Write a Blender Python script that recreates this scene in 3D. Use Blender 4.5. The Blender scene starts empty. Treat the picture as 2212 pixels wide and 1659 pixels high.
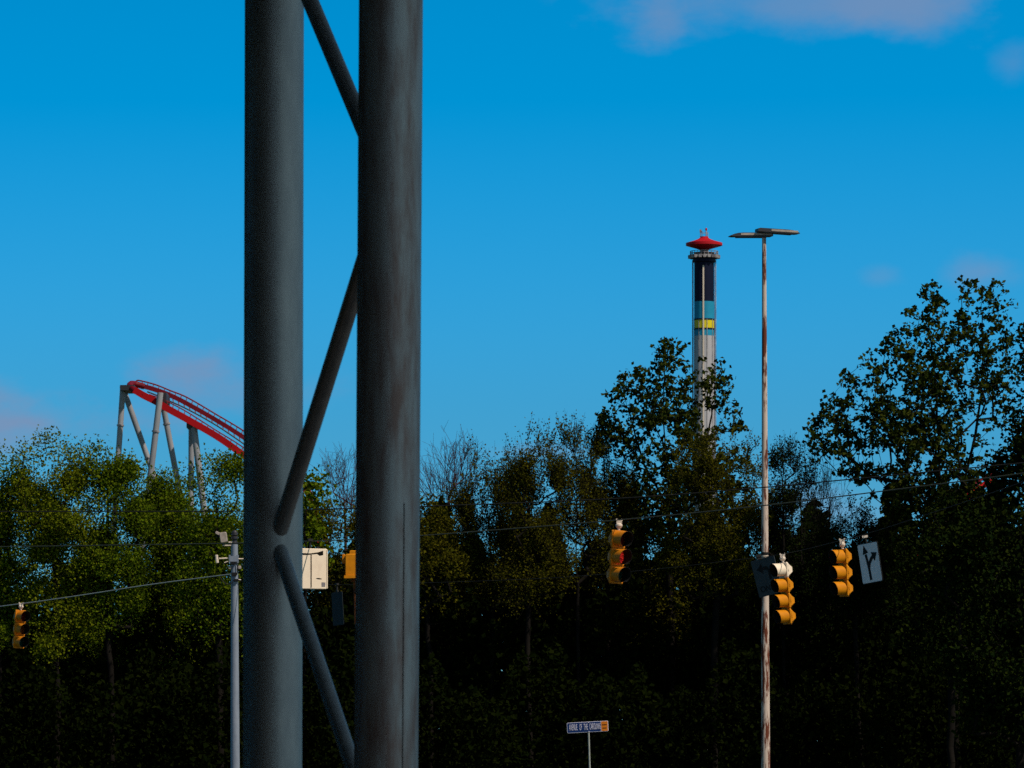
import bpy, bmesh, math, random
import numpy as np
from mathutils import Vector, Matrix

S = bpy.context.scene
COL = S.collection
R = math.radians

# ---------------------------------------------------------------- camera
F, XC, YH, EYE = 5000.0, 1106.0, 1690.0, 1.5      # picture units, horizon line, eye height
K = 2.2                                           # a long lens: everything stands K times D metres away
def P(x, y, D):
    """point at distance D along the view whose direction was measured on the photograph"""
    return Vector(((x - XC) / F * D, D * K, EYE + (YH - y) / F * D))
cam = bpy.data.cameras.new('camera')
cam.sensor_width = 36.0
cam.lens = 36.0 * F * K / 2212.0
cam.shift_y = (YH - 829.5) / 2212.0
cam.clip_end = 6000
cam.dof.use_dof = True
cam.dof.focus_distance = 62.0 * K
cam.dof.aperture_fstop = 4.2 * K
camo = bpy.data.objects.new('camera', cam)
camo.location = (0, 0, EYE); camo.rotation_euler = (R(90), 0, 0)
COL.objects.link(camo); S.camera = camo

# ---------------------------------------------------------------- light
SUN_EL, SUN_AZ = R(50), R(127)                    # azimuth clockwise from the view direction
sv = Vector((math.sin(SUN_AZ) * math.cos(SUN_EL), math.cos(SUN_AZ) * math.cos(SUN_EL), math.sin(SUN_EL)))
sl = bpy.data.lights.new('sun', 'SUN'); sl.energy = 4.4; sl.angle = R(0.8); sl.color = (1.0, 0.86, 0.70)
so = bpy.data.objects.new('sun', sl); so.rotation_euler = sv.to_track_quat('Z', 'Y').to_euler()
so.location = (30, -20, 60); COL.objects.link(so)

W = bpy.data.worlds.new('World'); S.world = W; W.use_nodes = True
nt = W.node_tree; N = nt.nodes; Lk = nt.links
bg = N['Background']; bg.inputs[1].default_value = 0.1
geo = N.new('ShaderNodeTexCoord')
sep = N.new('ShaderNodeSeparateXYZ'); Lk.new(geo.outputs['Generated'], sep.inputs[0])
def M_(op, a, b=None, c=None):
    n = N.new('ShaderNodeMath'); n.operation = op
    for i, v in enumerate((a, b, c)):
        if v is None: continue
        if isinstance(v, (int, float)): n.inputs[i].default_value = v
        else: Lk.new(v, n.inputs[i])
    return n.outputs[0]
zz = M_('MULTIPLY_ADD', sep.outputs[2], 0.85 * K, 0.08)
cmb = N.new('ShaderNodeCombineXYZ'); Lk.new(sep.outputs[0], cmb.inputs[0]); Lk.new(sep.outputs[1], cmb.inputs[1]); Lk.new(zz, cmb.inputs[2])
nrm = N.new('ShaderNodeVectorMath'); nrm.operation = 'NORMALIZE'; Lk.new(cmb.outputs[0], nrm.inputs[0])
sky = N.new('ShaderNodeTexSky'); sky.sky_type = 'NISHITA'; sky.sun_disc = False
sky.sun_elevation = SUN_EL; sky.sun_rotation = SUN_AZ
sky.air_density = 1.0; sky.dust_density = 0.3; sky.ozone_density = 3.0
Lk.new(nrm.outputs[0], sky.inputs[0])
hs = N.new('ShaderNodeHueSaturation'); dt = N.new('ShaderNodeVectorMath'); dt.operation = 'DOT_PRODUCT'; Lk.new(geo.outputs['Generated'], dt.inputs[0]); dt.inputs[1].default_value = sv
ms = N.new('ShaderNodeMapRange'); ms.inputs[1].default_value = -.12; ms.inputs[2].default_value = .40; ms.inputs[3].default_value = 1.53; ms.inputs[4].default_value = .85
Lk.new(dt.outputs['Value'], ms.inputs[0]); Lk.new(ms.outputs[0], hs.inputs['Saturation'])      # whiter air towards the sun
fc = N.new('ShaderNodeFloatCurve'); cv = fc.mapping.curves[0]      # sky brightness by height: deep blue overhead
for x_, y_ in ((.058, .56), (.145, .80), (.20, .62), (.30, .36)): cv.points.new(x_, y_)
cv.points[0].location = (0, .45); cv.points[-1].location = (1, .26); fc.mapping.update()
Lk.new(sep.outputs[2], fc.inputs['Value']); Lk.new(M_('MULTIPLY', fc.outputs[0], 2.0), hs.inputs['Value'])
Lk.new(sky.outputs[0], hs.inputs['Color'])
tn = N.new('ShaderNodeMix'); tn.data_type = 'RGBA'; tn.blend_type = 'MULTIPLY'; tn.inputs[0].default_value = 1; tn.inputs[7].default_value = (1, 1.17, .96, 1)
Lk.new(hs.outputs[0], tn.inputs[6])
cur = tn.outputs[2]
# thin lavender clouds: soft noisy patches in fixed sky directions
ysafe = M_('MAXIMUM', sep.outputs[1], 0.02)
uu = M_('DIVIDE', sep.outputs[0], ysafe); vv = M_('DIVIDE', sep.outputs[2], ysafe)
cn = N.new('ShaderNodeTexNoise'); cn.inputs['Scale'].default_value = 36; cn.inputs['Detail'].default_value = 6; cn.inputs['Roughness'].default_value = .58
cm = N.new('ShaderNodeMapping'); cm.inputs['Scale'].default_value = (1, 1, 1.8)
Lk.new(geo.outputs['Generated'], cm.inputs[0]); Lk.new(cm.outputs[0], cn.inputs['Vector'])
for (px, py, rx, ry, k) in ((1750, 0, 340, 95, .5), (1960, 30, 170, 66, .35), (1435, 30, 60, 45, .4),
                            (445, 790, 130, 66, .72), (560, 845, 240, 50, .35), (60, 915, 300, 66, .85), (2125, 590, 90, 42, .45),
                            (1905, 600, 50, 22, .22), (2190, 140, 50, 45, .25), (1180, 975, 160, 22, .3), (1800, 1110, 200, 60, .5)):
    du = M_('DIVIDE', M_('SUBTRACT', uu, (px - XC) / F / K), rx / F / K)
    dv = M_('DIVIDE', M_('SUBTRACT', vv, (YH - py) / F / K), ry / F / K)
    d = M_('SQRT', M_('ADD', M_('MULTIPLY', du, du), M_('MULTIPLY', dv, dv)))
    d = M_('ADD', d, M_('MULTIPLY_ADD', cn.outputs[0], 3.2, -1.6))
    mr = N.new('ShaderNodeMapRange'); mr.interpolation_type = 'SMOOTHSTEP'
    mr.inputs[1].default_value = 1.35; mr.inputs[2].default_value = -0.15; mr.inputs[3].default_value = 0; mr.inputs[4].default_value = k
    Lk.new(d, mr.inputs[0])
    mx = N.new('ShaderNodeMix'); mx.data_type = 'RGBA'
    Lk.new(mr.outputs[0], mx.inputs[0]); Lk.new(cur, mx.inputs[6]); mx.inputs[7].default_value = (2.1, 2.8, 4.5, 1)
    cur = mx.outputs[2]
Lk.new(cur, bg.inputs[0])

S.view_settings.view_transform = 'Standard'
S.view_settings.look = 'None'
S.view_settings.exposure = 0.0
S.view_settings.gamma = 1.0
S.render.engine = 'CYCLES'
S.cycles.use_denoising = False
S.cycles.max_bounces = 5; S.cycles.transparent_max_bounces = 4

# ---------------------------------------------------------------- materials
def mat(name, col, rough=.6, metal=0.0, spec=.5, var=0.0, scale=6.0, stretch=(1, 1, 1), col2=None, lo=.45, hi=.62, bump=0.0, detail=5):
    m = bpy.data.materials.new(name); m.use_nodes = True
    t = m.node_tree; b = t.nodes['Principled BSDF']
    b.inputs['Base Color'].default_value = (*col, 1); b.inputs['Roughness'].default_value = rough
    b.inputs['Metallic'].default_value = metal; b.inputs['Specular IOR Level'].default_value = spec
    if var or col2 or bump:
        tc = t.nodes.new('ShaderNodeTexCoord'); mp = t.nodes.new('ShaderNodeMapping'); mp.inputs['Scale'].default_value = stretch
        t.links.new(tc.outputs['Object'], mp.inputs[0])
        nz = t.nodes.new('ShaderNodeTexNoise'); nz.inputs['Scale'].default_value = scale; nz.inputs['Detail'].default_value = detail
        nz.inputs['Roughness'].default_value = .65
        t.links.new(mp.outputs[0], nz.inputs['Vector'])
        rp = t.nodes.new('ShaderNodeValToRGB')
        rp.color_ramp.elements[0].position = lo; rp.color_ramp.elements[1].position = hi
        c2 = col2 or tuple(c * (1 - var) for c in col)
        rp.color_ramp.elements[0].color = (*col, 1); rp.color_ramp.elements[1].color = (*c2, 1)
        t.links.new(nz.outputs[0], rp.inputs[0]); t.links.new(rp.outputs[0], b.inputs['Base Color'])
        if bump:
            bp = t.nodes.new('ShaderNodeBump'); bp.inputs['Strength'].default_value = bump; bp.inputs['Distance'].default_value = .02
            t.links.new(nz.outputs[0], bp.inputs['Height']); t.links.new(bp.outputs[0], b.inputs['Normal'])
    return m

def leafmat(name, cols, trans=.25):
    """foliage whose hue varies leaf by leaf"""
    m = bpy.data.materials.new(name); m.use_nodes = True
    t = m.node_tree; t.nodes.clear()
    out = t.nodes.new('ShaderNodeOutputMaterial')
    g = t.nodes.new('ShaderNodeNewGeometry'); rp = t.nodes.new('ShaderNodeValToRGB')
    el = rp.color_ramp.elements
    el[0].color = (*cols[0], 1); el[1].color = (*cols[-1], 1)
    for i, c in enumerate(cols[1:-1]):
        e = el.new((i + 1) / (len(cols) - 1)); e.color = (*c, 1)
    t.links.new(g.outputs['Random Per Island'], rp.inputs[0])
    d = t.nodes.new('ShaderNodeBsdfDiffuse'); tr = t.nodes.new('ShaderNodeBsdfTranslucent')
    t.links.new(rp.outputs[0], d.inputs[0]); t.links.new(rp.outputs[0], tr.inputs[0])
    mx = t.nodes.new('ShaderNodeMixShader'); mx.inputs[0].default_value = trans
    t.links.new(d.outputs[0], mx.inputs[1]); t.links.new(tr.outputs[0], mx.inputs[2])
    t.links.new(mx.outputs[0], out.inputs[0])
    return m

MT = dict(
    rust=mat('rusty_orange_pipe', (.16, .05, .008), .7, 0, .1, scale=8, col2=(.05, .016, .005)),
    steel=mat('painted_steel', (.335, .335, .335), .5, .75, .3, scale=7.0, stretch=(1, 1, .3), col2=(.25, .255, .265), lo=.36, hi=.68, detail=9),
    steel_near=mat('weathered_steel', (.31, .31, .315), .52, .75, .3, scale=8.0, stretch=(1, 1, .16), col2=(.20, .132, .118), lo=.40, hi=.64, detail=9),
    yellow=mat('signal_yellow', (.58, .21, .002), .65, 0, .15, scale=9, col2=(.43, .15, .002), lo=.4, hi=.75),
    yellow_old=mat('faded_signal_yellow', (.60, .20, .003), .6, 0, .2, scale=9, col2=(.40, .13, .003), lo=.35, hi=.75),
    cream=mat('cream_paint', (.78, .66, .52), .55, 0, .3, scale=7, stretch=(1, 1, .5), col2=(.64, .52, .41), lo=.5, hi=.85),
    palemetal=mat('pale_metal', (.62, .53, .45), .5, .0, .4, scale=14, col2=(.40, .33, .27), lo=.5, hi=.75),
    black=mat('black_enamel', (.008, .008, .009), .7, 0, .2, var=.3),
    galv=mat('galvanised_steel', (.20, .235, .30), .5, .0, .4, scale=6, stretch=(1, 1, .4), col2=(.14, .17, .23), lo=.4, hi=.75),
    lightpole=mat('rusted_white_paint', (.50, .41, .355), .7, 0, .15, scale=8.0, stretch=(1, 1, .15), col2=(.12, .032, .016), lo=.49, hi=.55, detail=7),
    lamp=mat('lamp_grey_metal', (.34, .29, .26), .55, 0, .3, var=.25),
    lampdark=mat('lamp_dark_metal', (.022, .022, .03), .5, 0, .4, var=.25),
    wire=mat('dark_cable', (.02, .02, .02), .7, 0, .2, var=.3),
    wirelit=mat('bare_strand_wire', (.42, .45, .45), .45, .2, .5, var=.25, scale=30),
    wiredim=mat('weathered_strand_wire', (.08, .085, .06), .6, .2, .3, var=.35, scale=20),
    white=mat('sign_white', (.80, .78, .80), .5, 0, .3, scale=12, col2=(.68, .67, .70), lo=.4, hi=.8),
    signshade=mat('sign_shaded_grey', (.020, .027, .034), .7, 0, .1, var=.2),  # the hanging panel's shade is put into this dark base colour
    signgrey=mat('sign_deep_shade_grey', (.032, .044, .054), .6, 0, .3, var=.2),  # deeper shade on the turn sign, put into a darker grey
    signblue=mat('sign_blue', (.004, .028, .155), .45, 0, .4, var=.12),
    signletter=mat('sign_letters', (.72, .70, .86), .5, 0, .3, var=.08),
    signorange=mat('sign_orange', (.80, .22, .010), .5, 0, .3, var=.1),
    signdark=mat('sign_dark_text', (.07, .012, .004), .6, 0, .2, var=.1),
    post=mat('sign_post', (.30, .32, .30), .55, .0, .4, var=.25),
    red=mat('coaster_red', (.36, .002, .006), .6, 0, .15, scale=.2, col2=(.28, .002, .006), lo=.4, hi=.7),
    crimson=mat('coaster_shaded_rail_red', (.15, .002, .010), .55, 0, .2, var=.2, scale=.3),  # rail red, darkened to put the far spine's shade into the colour
    support=mat('support_grey_paint', (.255, .265, .30), .55, 0, .3, scale=.25, stretch=(1, 1, .3), col2=(.18, .19, .22), lo=.4, hi=.7),
    navy=mat('tower_navy', (.003, .006, .026), .6, 0, .12, var=.2, scale=.3),
    cyan=mat('tower_cyan', (.012, .24, .42), .6, 0, .15, var=.12, scale=.3),
    tyellow=mat('tower_yellow', (.60, .50, .004), .5, 0, .3, var=.1, scale=.3),
    twhite=mat('tower_white', (.39, .39, .43), .55, 0, .3, scale=.5, stretch=(1, 1, .08), col2=(.28, .28, .32), lo=.4, hi=.65),
    tred=mat('tower_red', (.40, .003, .010), .55, 0, .2, var=.15, scale=.3),
    tgrey=mat('tower_grey_steel', (.34, .32, .34), .6, 0, .3, scale=.8, col2=(.12, .11, .13), lo=.4, hi=.6),
    bark=mat('bark', (.0055, .0045, .004), .9, 0, .1, scale=4, stretch=(1, 1, .3), col2=(.009, .0075, .006), bump=.3),
    bark_red=mat('reddish_twig_bark', (.060, .030, .034), .9, 0, .1, var=.4, scale=4),
    asphalt=mat('asphalt', (.035, .035, .037), .85, 0, .2, scale=3, col2=(.048, .048, .048)),
    concrete=mat('concrete', (.28, .27, .25), .85, 0, .2, scale=3, col2=(.2, .19, .18)),
    paint=mat('road_paint', (.7, .7, .68), .7, 0, .2, scale=8, col2=(.45, .45, .43)),
    paintyellow=mat('road_paint_yellow', (.62, .36, .03), .7, 0, .2, scale=8, col2=(.42, .25, .03)),
    grass=mat('mown_grass', (.035, .055, .012), .95, 0, .1, scale=1.4, col2=(.055, .06, .02), detail=9),
    lens_green=mat('green_lens', (.004, .030, .022), .15, 0, .6, var=.2, scale=60),
    lens_amber=mat('amber_lens', (.10, .035, .004), .15, 0, .6, var=.2, scale=60),
    lens_red=mat('red_lens', (.07, .004, .003), .15, 0, .6, var=.2, scale=60),
    lf_lime=leafmat('leaves_yellow_green', [(.045, .07, .003), (.115, .145, .006), (.155, .17, .009), (.07, .105, .005)], .3),
    lf_mid=leafmat('leaves_mid_green', [(.032, .062, .003), (.085, .135, .005), (.12, .15, .007), (.05, .09, .005)], .3),
    lf_olive=leafmat('leaves_olive', [(.022, .024, .002), (.062, .058, .004), (.080, .076, .006), (.038, .044, .004)], .3),
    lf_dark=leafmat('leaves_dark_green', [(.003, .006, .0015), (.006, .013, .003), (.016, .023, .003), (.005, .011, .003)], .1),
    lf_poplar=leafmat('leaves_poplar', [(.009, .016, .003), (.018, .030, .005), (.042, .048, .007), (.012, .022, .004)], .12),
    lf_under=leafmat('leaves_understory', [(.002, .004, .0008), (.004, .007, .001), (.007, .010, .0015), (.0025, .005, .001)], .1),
)
# the lit red lens: rows of small bright dots on a dark red ground
m = bpy.data.materials.new('lit_red_lens'); m.use_nodes = True
t = m.node_tree; b = t.nodes['Principled BSDF']
tc = t.nodes.new('ShaderNodeTexCoord'); vo = t.nodes.new('ShaderNodeTexVoronoi'); vo.inputs['Scale'].default_value = 34
t.links.new(tc.outputs['Object'], vo.inputs['Vector'])
rp = t.nodes.new('ShaderNodeValToRGB'); rp.color_ramp.elements[0].position = .30; rp.color_ramp.elements[1].position = .52
rp.color_ramp.elements[0].color = (.80, .028, .018, 1); rp.color_ramp.elements[1].color = (.10, .002, .002, 1)
t.links.new(vo.outputs['Distance'], rp.inputs[0]); b.inputs['Base Color'].default_value = (.2, .01, .01, 1)
t.links.new(rp.outputs[0], b.inputs['Emission Color']); b.inputs['Emission Strength'].default_value = .75
MT['lit_red'] = m

# ---------------------------------------------------------------- helpers
class MB:
    """collects shapes and links them as one mesh object"""
    def __init__(s): s.v = []; s.f = []; s.m = []; s.sm = []
    def add(s, vs, fs, mi=0, smooth=False):
        o = len(s.v); s.v += [tuple(v) for v in vs]
        for f in fs: s.f.append([i + o for i in f]); s.m.append(mi); s.sm.append(smooth)
    def box(s, c, d, mi=0, M=None):
        x, y, z = (k / 2 for k in d); c = Vector(c)
        vs = [Vector((a * x, b_ * y, e * z)) for a in (-1, 1) for b_ in (-1, 1) for e in (-1, 1)]
        vs = [c + ((M @ v) if M else v) for v in vs]
        s.add(vs, [(0, 1, 3, 2), (4, 6, 7, 5), (0, 4, 5, 1), (2, 3, 7, 6), (0, 2, 6, 4), (1, 5, 7, 3)], mi)
    def rbox(s, c, d, r, mi=0, M=None, axis='y', n=4):
        """box with rounded corners, extruded along an axis, edges slightly chamfered"""
        c = Vector(c); ax = 'xyz'.index(axis); o = [i for i in range(3) if i != ax]
        ring = []
        for k, (sx, sy) in enumerate(((1, 1), (-1, 1), (-1, -1), (1, -1))):
            for i in range(n + 1):
                a = math.pi / 2 * (k + i / n)
                ring.append((sx * (d[o[0]] / 2 - r) + r * math.cos(a), sy * (d[o[1]] / 2 - r) + r * math.sin(a)))
        h = d[ax] / 2; ch = min(r, h) * .35; vs = []
        for off, sc in ((-h, 1), (-h + ch, 0), (h - ch, 0), (h, 1)):
            for (p, q) in ring:
                v = [0, 0, 0]; v[ax] = off
                v[o[0]] = p * (1 - sc * ch / max(d[o[0]] / 2, 1e-6)); v[o[1]] = q * (1 - sc * ch / max(d[o[1]] / 2, 1e-6))
                v = Vector(v); vs.append(c + ((M @ v) if M else v))
        k = len(ring); fs = [tuple(range(k))[::-1], tuple(range(3 * k, 4 * k))]
        for l in range(3):
            fs += [(l * k + i, l * k + (i + 1) % k, (l + 1) * k + (i + 1) % k, (l + 1) * k + i) for i in range(k)]
        s.add(vs, fs, mi)
    def tube(s, pts, r, n=12, mi=0, caps=True, smooth=True):
        pts = [Vector(p) for p in pts]; rs = r if isinstance(r, (list, tuple)) else [r] * len(pts)
        vs = []; ref = None
        for i, p in enumerate(pts):
            d = (pts[min(i + 1, len(pts) - 1)] - pts[max(i - 1, 0)]).normalized()
            if ref is None: ref = Vector((0, 0, 1)) if abs(d.z) < .9 else Vector((1, 0, 0))
            a = d.cross(ref).normalized(); b_ = d.cross(a).normalized(); ref = -b_ if False else ref
            vs += [p + (a * math.cos(2 * math.pi * k / n) + b_ * math.sin(2 * math.pi * k / n)) * rs[i] for k in range(n)]
        fs = []
        for i in range(len(pts) - 1):
            fs += [(i * n + k, i * n + (k + 1) % n, (i + 1) * n + (k + 1) % n, (i + 1) * n + k) for k in range(n)]
        s.add(vs, fs, mi, smooth)
        if caps:
            e = len(pts) - 1
            s.add([vs[k] for k in range(n)], [tuple(range(n))], mi); s.add([vs[e * n + k] for k in range(n)], [tuple(range(n))[::-1]], mi)
    def lathe(s, prof, c=(0, 0, 0), n=32, mi=0, smooth=True, mis=None):
        c = Vector(c); vs = []
        for (r, z) in prof:
            vs += [c + Vector((r * math.cos(2 * math.pi * k / n), r * math.sin(2 * math.pi * k / n), z)) for k in range(n)]
        for i in range(len(prof) - 1):
            fs = [(i * n + k, i * n + (k + 1) % n, (i + 1) * n + (k + 1) % n, (i + 1) * n + k) for k in range(n)]
            s.add([vs[q] for q in range(i * n, (i + 2) * n)], [tuple(q - i * n for q in f) for f in fs], mis[i] if mis else mi, smooth)
    def poly(s, pts, y, th, mi=0):
        """flat outline in x,z at depth y, th thick"""
        n = len(pts)
        vs = [(x, y, z) for x, z in pts] + [(x, y + th, z) for x, z in pts]
        s.add(vs, [tuple(range(n)), tuple(range(n, 2 * n))[::-1]] + [(i, i + n, (i + 1) % n + n, (i + 1) % n) for i in range(n)], mi)
    def build(s, name, mats, parent=None, world=None):
        me = bpy.data.meshes.new(name); me.from_pydata(s.v, [], s.f)
        for q in (mats if isinstance(mats, (list, tuple)) else [mats]): me.materials.append(MT[q])
        me.polygons.foreach_set('material_index', s.m); me.polygons.foreach_set('use_smooth', s.sm); me.update()
        bm = bmesh.new(); bm.from_mesh(me); bmesh.ops.recalc_face_normals(bm, faces=bm.faces); bm.to_mesh(me); bm.free()
        o = bpy.data.objects.new(name, me); COL.objects.link(o)
        if parent: o.parent = parent
        return o
def tag(o, label=None, cat=None, group=None, kind=None):
    for k, v in (('label', label), ('category', cat), ('group', group), ('kind', kind)):
        if v: o[k] = v
    return o
def thing(name, label, cat, loc=(0, 0, 0), yaw=0.0, roll=0.0, group=None):
    o = bpy.data.objects.new(name, None); o.empty_display_size = .3
    o.rotation_mode = 'XYZ'
    o.matrix_world = Matrix.Translation(loc) @ Matrix.Rotation(roll, 4, 'Y') @ Matrix.Rotation(yaw, 4, 'Z')
    COL.objects.link(o); return tag(o, label, cat, group)
def text_mesh(txt, size, name, matn, parent, loc, sx=1.0, depth=.003):
    c = bpy.data.curves.new(name, 'FONT'); c.body = txt; c.size = size; c.align_x = 'LEFT'; c.align_y = 'CENTER'; c.extrude = depth
    o = bpy.data.objects.new(name, c); COL.objects.link(o)
    bpy.context.view_layer.update()
    me = bpy.data.meshes.new_from_object(o.evaluated_get(bpy.context.evaluated_depsgraph_get()))
    bpy.data.objects.remove(o)
    me.materials.clear(); me.materials.append(MT[matn])
    me.transform(Matrix.Rotation(R(90), 4, 'X')); me.transform(Matrix.Diagonal((sx, 1, 1, 1)))
    q = bpy.data.objects.new(name, me); COL.objects.link(q); q.parent = parent; q.location = loc
    return q
def fit_text(q, width):
    xs = [v.co.x for v in q.data.vertices]; w = max(xs) - min(xs)
    q.data.transform(Matrix.Translation((-min(xs), 0, 0))); q.data.transform(Matrix.Diagonal((width / w, 1, 1, 1)))

# ---------------------------------------------------------------- ground and roads
def sheet(name, x0, x1, y0, y1, z, m, label=None):
    b_ = MB(); b_.add([(x0, y0, z), (x1, y0, z), (x1, y1, z), (x0, y1, z)], [(0, 1, 2, 3)])
    return tag(b_.build(name, m), kind='structure')
sheet('ground', -2500, 2500, -1500, 4500, 0.0, 'grass')
sheet('parking_lot', -70, 70, -25, 80, .004, 'asphalt')
sheet('road', -300, 300, 90, 130.5, .004, 'asphalt')
b_ = MB()
for y in (97, 104, 123.5):
    for x in range(-60, 61, 9): b_.add([(x, y, .008), (x + 3, y, .008), (x + 3, y + .12, .008), (x, y + .12, .008)], [(0, 1, 2, 3)])
for y in (110.4, 118.3): b_.add([(-300, y, .008), (300, y, .008), (300, y + .12, .008), (-300, y + .12, .008)], [(0, 1, 2, 3)], 1)
tag(b_.build('road_markings', ['paint', 'paintyellow']), kind='structure')
b_ = MB()
for y in (89.9, 111.1, 117.9, 130.6): b_.box((0, y, .06), (600, .2, .14))
tag(b_.build('road_kerb', 'concrete'), kind='structure')
b_ = MB(); b_.box((0, 114.5, .055), (600, 6.6, .11)); tag(b_.build('road_median', 'grass'), kind='structure')

# ---------------------------------------------------------------- near steel tower: two columns and zigzag braces
DR, DL = 18.0, 19.36
sup = thing('steel_tower', 'dark grey steel tower of two thick tubular columns joined by zigzag braces', 'steel tower', P(715, YH, 19.2) * 1.0)
sup.matrix_world = Matrix.Translation((P(715, YH, 19.2).x, 19.2, 0))
inv = -Vector((P(715, YH, 19.2).x, 19.2, 0))
def axR(y): return P(844.5 - 10.5 * y / 1659, y, DR)
def axL(y): return P(592.7 - 4.2 * y / 1659, y, DL)
def ground_y(D): return YH + EYE / D * F
def column(ax, rad, D, m, seam):
    b_ = MB(); p0, p1 = ax(ground_y(D)), ax(-1010)
    b_.tube([p0 + inv, p1 + inv], rad, 64)
    d = (p1 - p0)
    b_.lathe([(rad * 1.02, 0), (rad * 1.75, 0), (rad * 1.75, .05), (rad * 1.02, .05)], p0 + inv, 40)
    b_.lathe([(0, .03), (rad * 1.25, .03), (rad * 1.25, 0), (0, 0)], p1 + inv, 40)
    o = b_.build('column', m, sup)
    if seam:
        s_ = MB(); a = R(-58)
        off = Vector((math.cos(a), math.sin(a), 0)) * (rad + .001)
        s_.tube([p0 + inv + off, ax(1090) + inv + off], .004, 6); s_.build('weld_seam', 'black', o)
    return o
column(axL, 128 / F * DL / 2, DL, 'steel', False)
column(axR, 138.5 / F * DR / 2, DR, 'steel_near', True)
for a, c, r in ((axL(-182), axR(412), .068), (axR(388), axL(1193), .068), (axL(1145), axR(1865), .064), (axR(-210), axL(-1000), .068)):
    b_ = MB(); b_.tube([a + inv, c + inv], r, 32); b_.build('brace', 'steel', sup)

# an unseen deck added above the view to keep the tower in shade
b_ = MB(); dk = Matrix.Rotation(math.atan2(-.6, .8), 3, 'Z'); dc = Vector((-1.6, 41.1, 11.5)) + dk @ Vector((4.6, 0, 0))
b_.box(dc, (12.6, 4.8, .4), 0, dk)
for y in (-1.6, 1.6): b_.box(dc + dk @ Vector((0, y, -.42)), (12.4, .35, .44), 0, dk)
tag(b_.build('added_shade_deck', 'concrete'), kind='structure')

# ---------------------------------------------------------------- traffic signals on span wires
def hanger_mb(h):
    b_ = MB()
    b_.tube([(0, 0, -h), (0, 0, -h * .78)], .028, 12)
    b_.lathe([(.0, -h * .82), (.045, -h * .80), (.068, -h * .62), (.068, -h * .48), (.04, -h * .36), (0, -h * .34)], (0, 0, 0), 16)
    b_.box((0, 0, -h * .30), (.11, .05, .03))
    for sx in (-1, 1):
        b_.box((sx * .045, 0, -h * .10), (.03, .05, h * .30), 0, Matrix.Rotation(sx * R(24), 3, 'Y'))
    b_.box((0, 0, -h * .17), (.06, .045, .05))
    return b_
def section_mb(w=.345, h=.352):
    b_ = MB(); b_.rbox((0, 0, 0), (w, .045, h - .006), .028)
    x, z = w * .485, h * .48
    rings = [(.0225, 1, 1), (.05, .97, .95), (.115, .80, .62), (.165, .66, .46), (.175, .58, .40)]
    vs = []
    for (y, fx, fz) in rings:
        ch = .3
        for (a, c) in ((1, 1 - ch), (1 - ch, 1), (-1 + ch, 1), (-1, 1 - ch), (-1, -1 + ch), (-1 + ch, -1), (1 - ch, -1), (1, -1 + ch)):
            vs.append((a * x * fx, y, c * z * fz))
    fs = []
    for i in range(len(rings) - 1): fs += [(i * 8 + k, i * 8 + (k + 1) % 8, (i + 1) * 8 + (k + 1) % 8, (i + 1) * 8 + k) for k in range(8)]
    fs.append(tuple(range((len(rings) - 1) * 8, len(rings) * 8)))
    b_.add(vs, fs)
    for sz in (-1, 1): b_.tube([(0, .07, sz * h * .5), (0, .07, sz * h * .43)], .045, 12)
    b_.box((x * 1.03, .03, 0), (.016, .03, .05)); b_.box((-x * 1.03, .03, .08), (.016, .03, .03)); b_.box((-x * 1.03, .03, -.08), (.016, .03, .03))
    return b_
def visor_mb(r=.158, L=.29):
    b_ = MB(); n = 36; a0, a1 = R(-62), R(242)
    def ring(rad, front):
        out = []
        for k in range(n + 1):
            a = a0 + (a1 - a0) * k / n; up = (math.sin(a) + 1) / 2
            y = -.0225 - (L * (.72 + .28 * up) if front else 0)
            out.append((rad * math.cos(a), y, rad * math.sin(a)))
        return out
    o0, o1, i0, i1 = ring(r, 0), ring(r, 1), ring(r - .006, 0), ring(r - .006, 1)
    k = n + 1
    b_.add(o0 + o1, [(i, i + 1, k + i + 1, k + i) for i in range(n)], 0, True)
    b_.add(i0 + i1, [(i, i + 1, k + i + 1, k + i) for i in range(n)], 1, True)
    b_.add(o1 + i1, [(i, i + 1, k + i + 1, k + i) for i in range(n)], 1)
    return b_
def lens_mb(r=.150):
    b_ = MB(); n = 28; vs = [(0, -.052, 0)]
    for rr, y in ((.5, -.047), (.85, -.034), (1, -.0235)):
        vs += [(r * rr * math.cos(2 * math.pi * i / n), y, r * rr * math.sin(2 * math.pi * i / n)) for i in range(n)]
    fs = [(0, 1 + i, 1 + (i + 1) % n) for i in range(n)]
    for q in range(2): fs += [(1 + q * n + i, 1 + q * n + (i + 1) % n, 1 + (q + 1) * n + (i + 1) % n, 1 + (q + 1) * n + i) for i in range(n)]
    b_.add(vs, fs, 0, True); return b_
def signal(label, hang, D, h, n, yaw, roll, cols, lenses, pitch=.355, hangmat='palemetal'):
    t = thing('traffic_signal', label, 'traffic light', P(*hang, D), 0, roll, 'traffic lights hung from the span wires')
    hanger_mb(h).build('hanger', hangmat, t)
    for i in range(n):
        s = section_mb(h=pitch).build('signal_section', cols[i], t)
        s.location = (0, 0, -h - pitch * (i + .5)); s.rotation_euler = (0, 0, yaw)
        visor_mb().build('visor', [cols[i], 'black'], s)
        lens_mb().build('lens', lenses[i], s)
    return t
RAG = ['lens_red', 'lens_amber', 'lens_green']
signal('yellow three lamp traffic light facing right with its middle red lamp lit', (1338, 1122), 46, .215, 3, R(38), R(3.4), ['yellow_old'] * 3, ['lens_red', 'lit_red', 'lens_green'])
signal('yellow traffic light turned left with four lamps, topmost section white, over the rusty pole', (1690, 1196), 53, .20, 4, R(-60), R(-4.2), ['cream', 'yellow', 'yellow', 'yellow'], ['lens_red'] + RAG)
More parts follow.
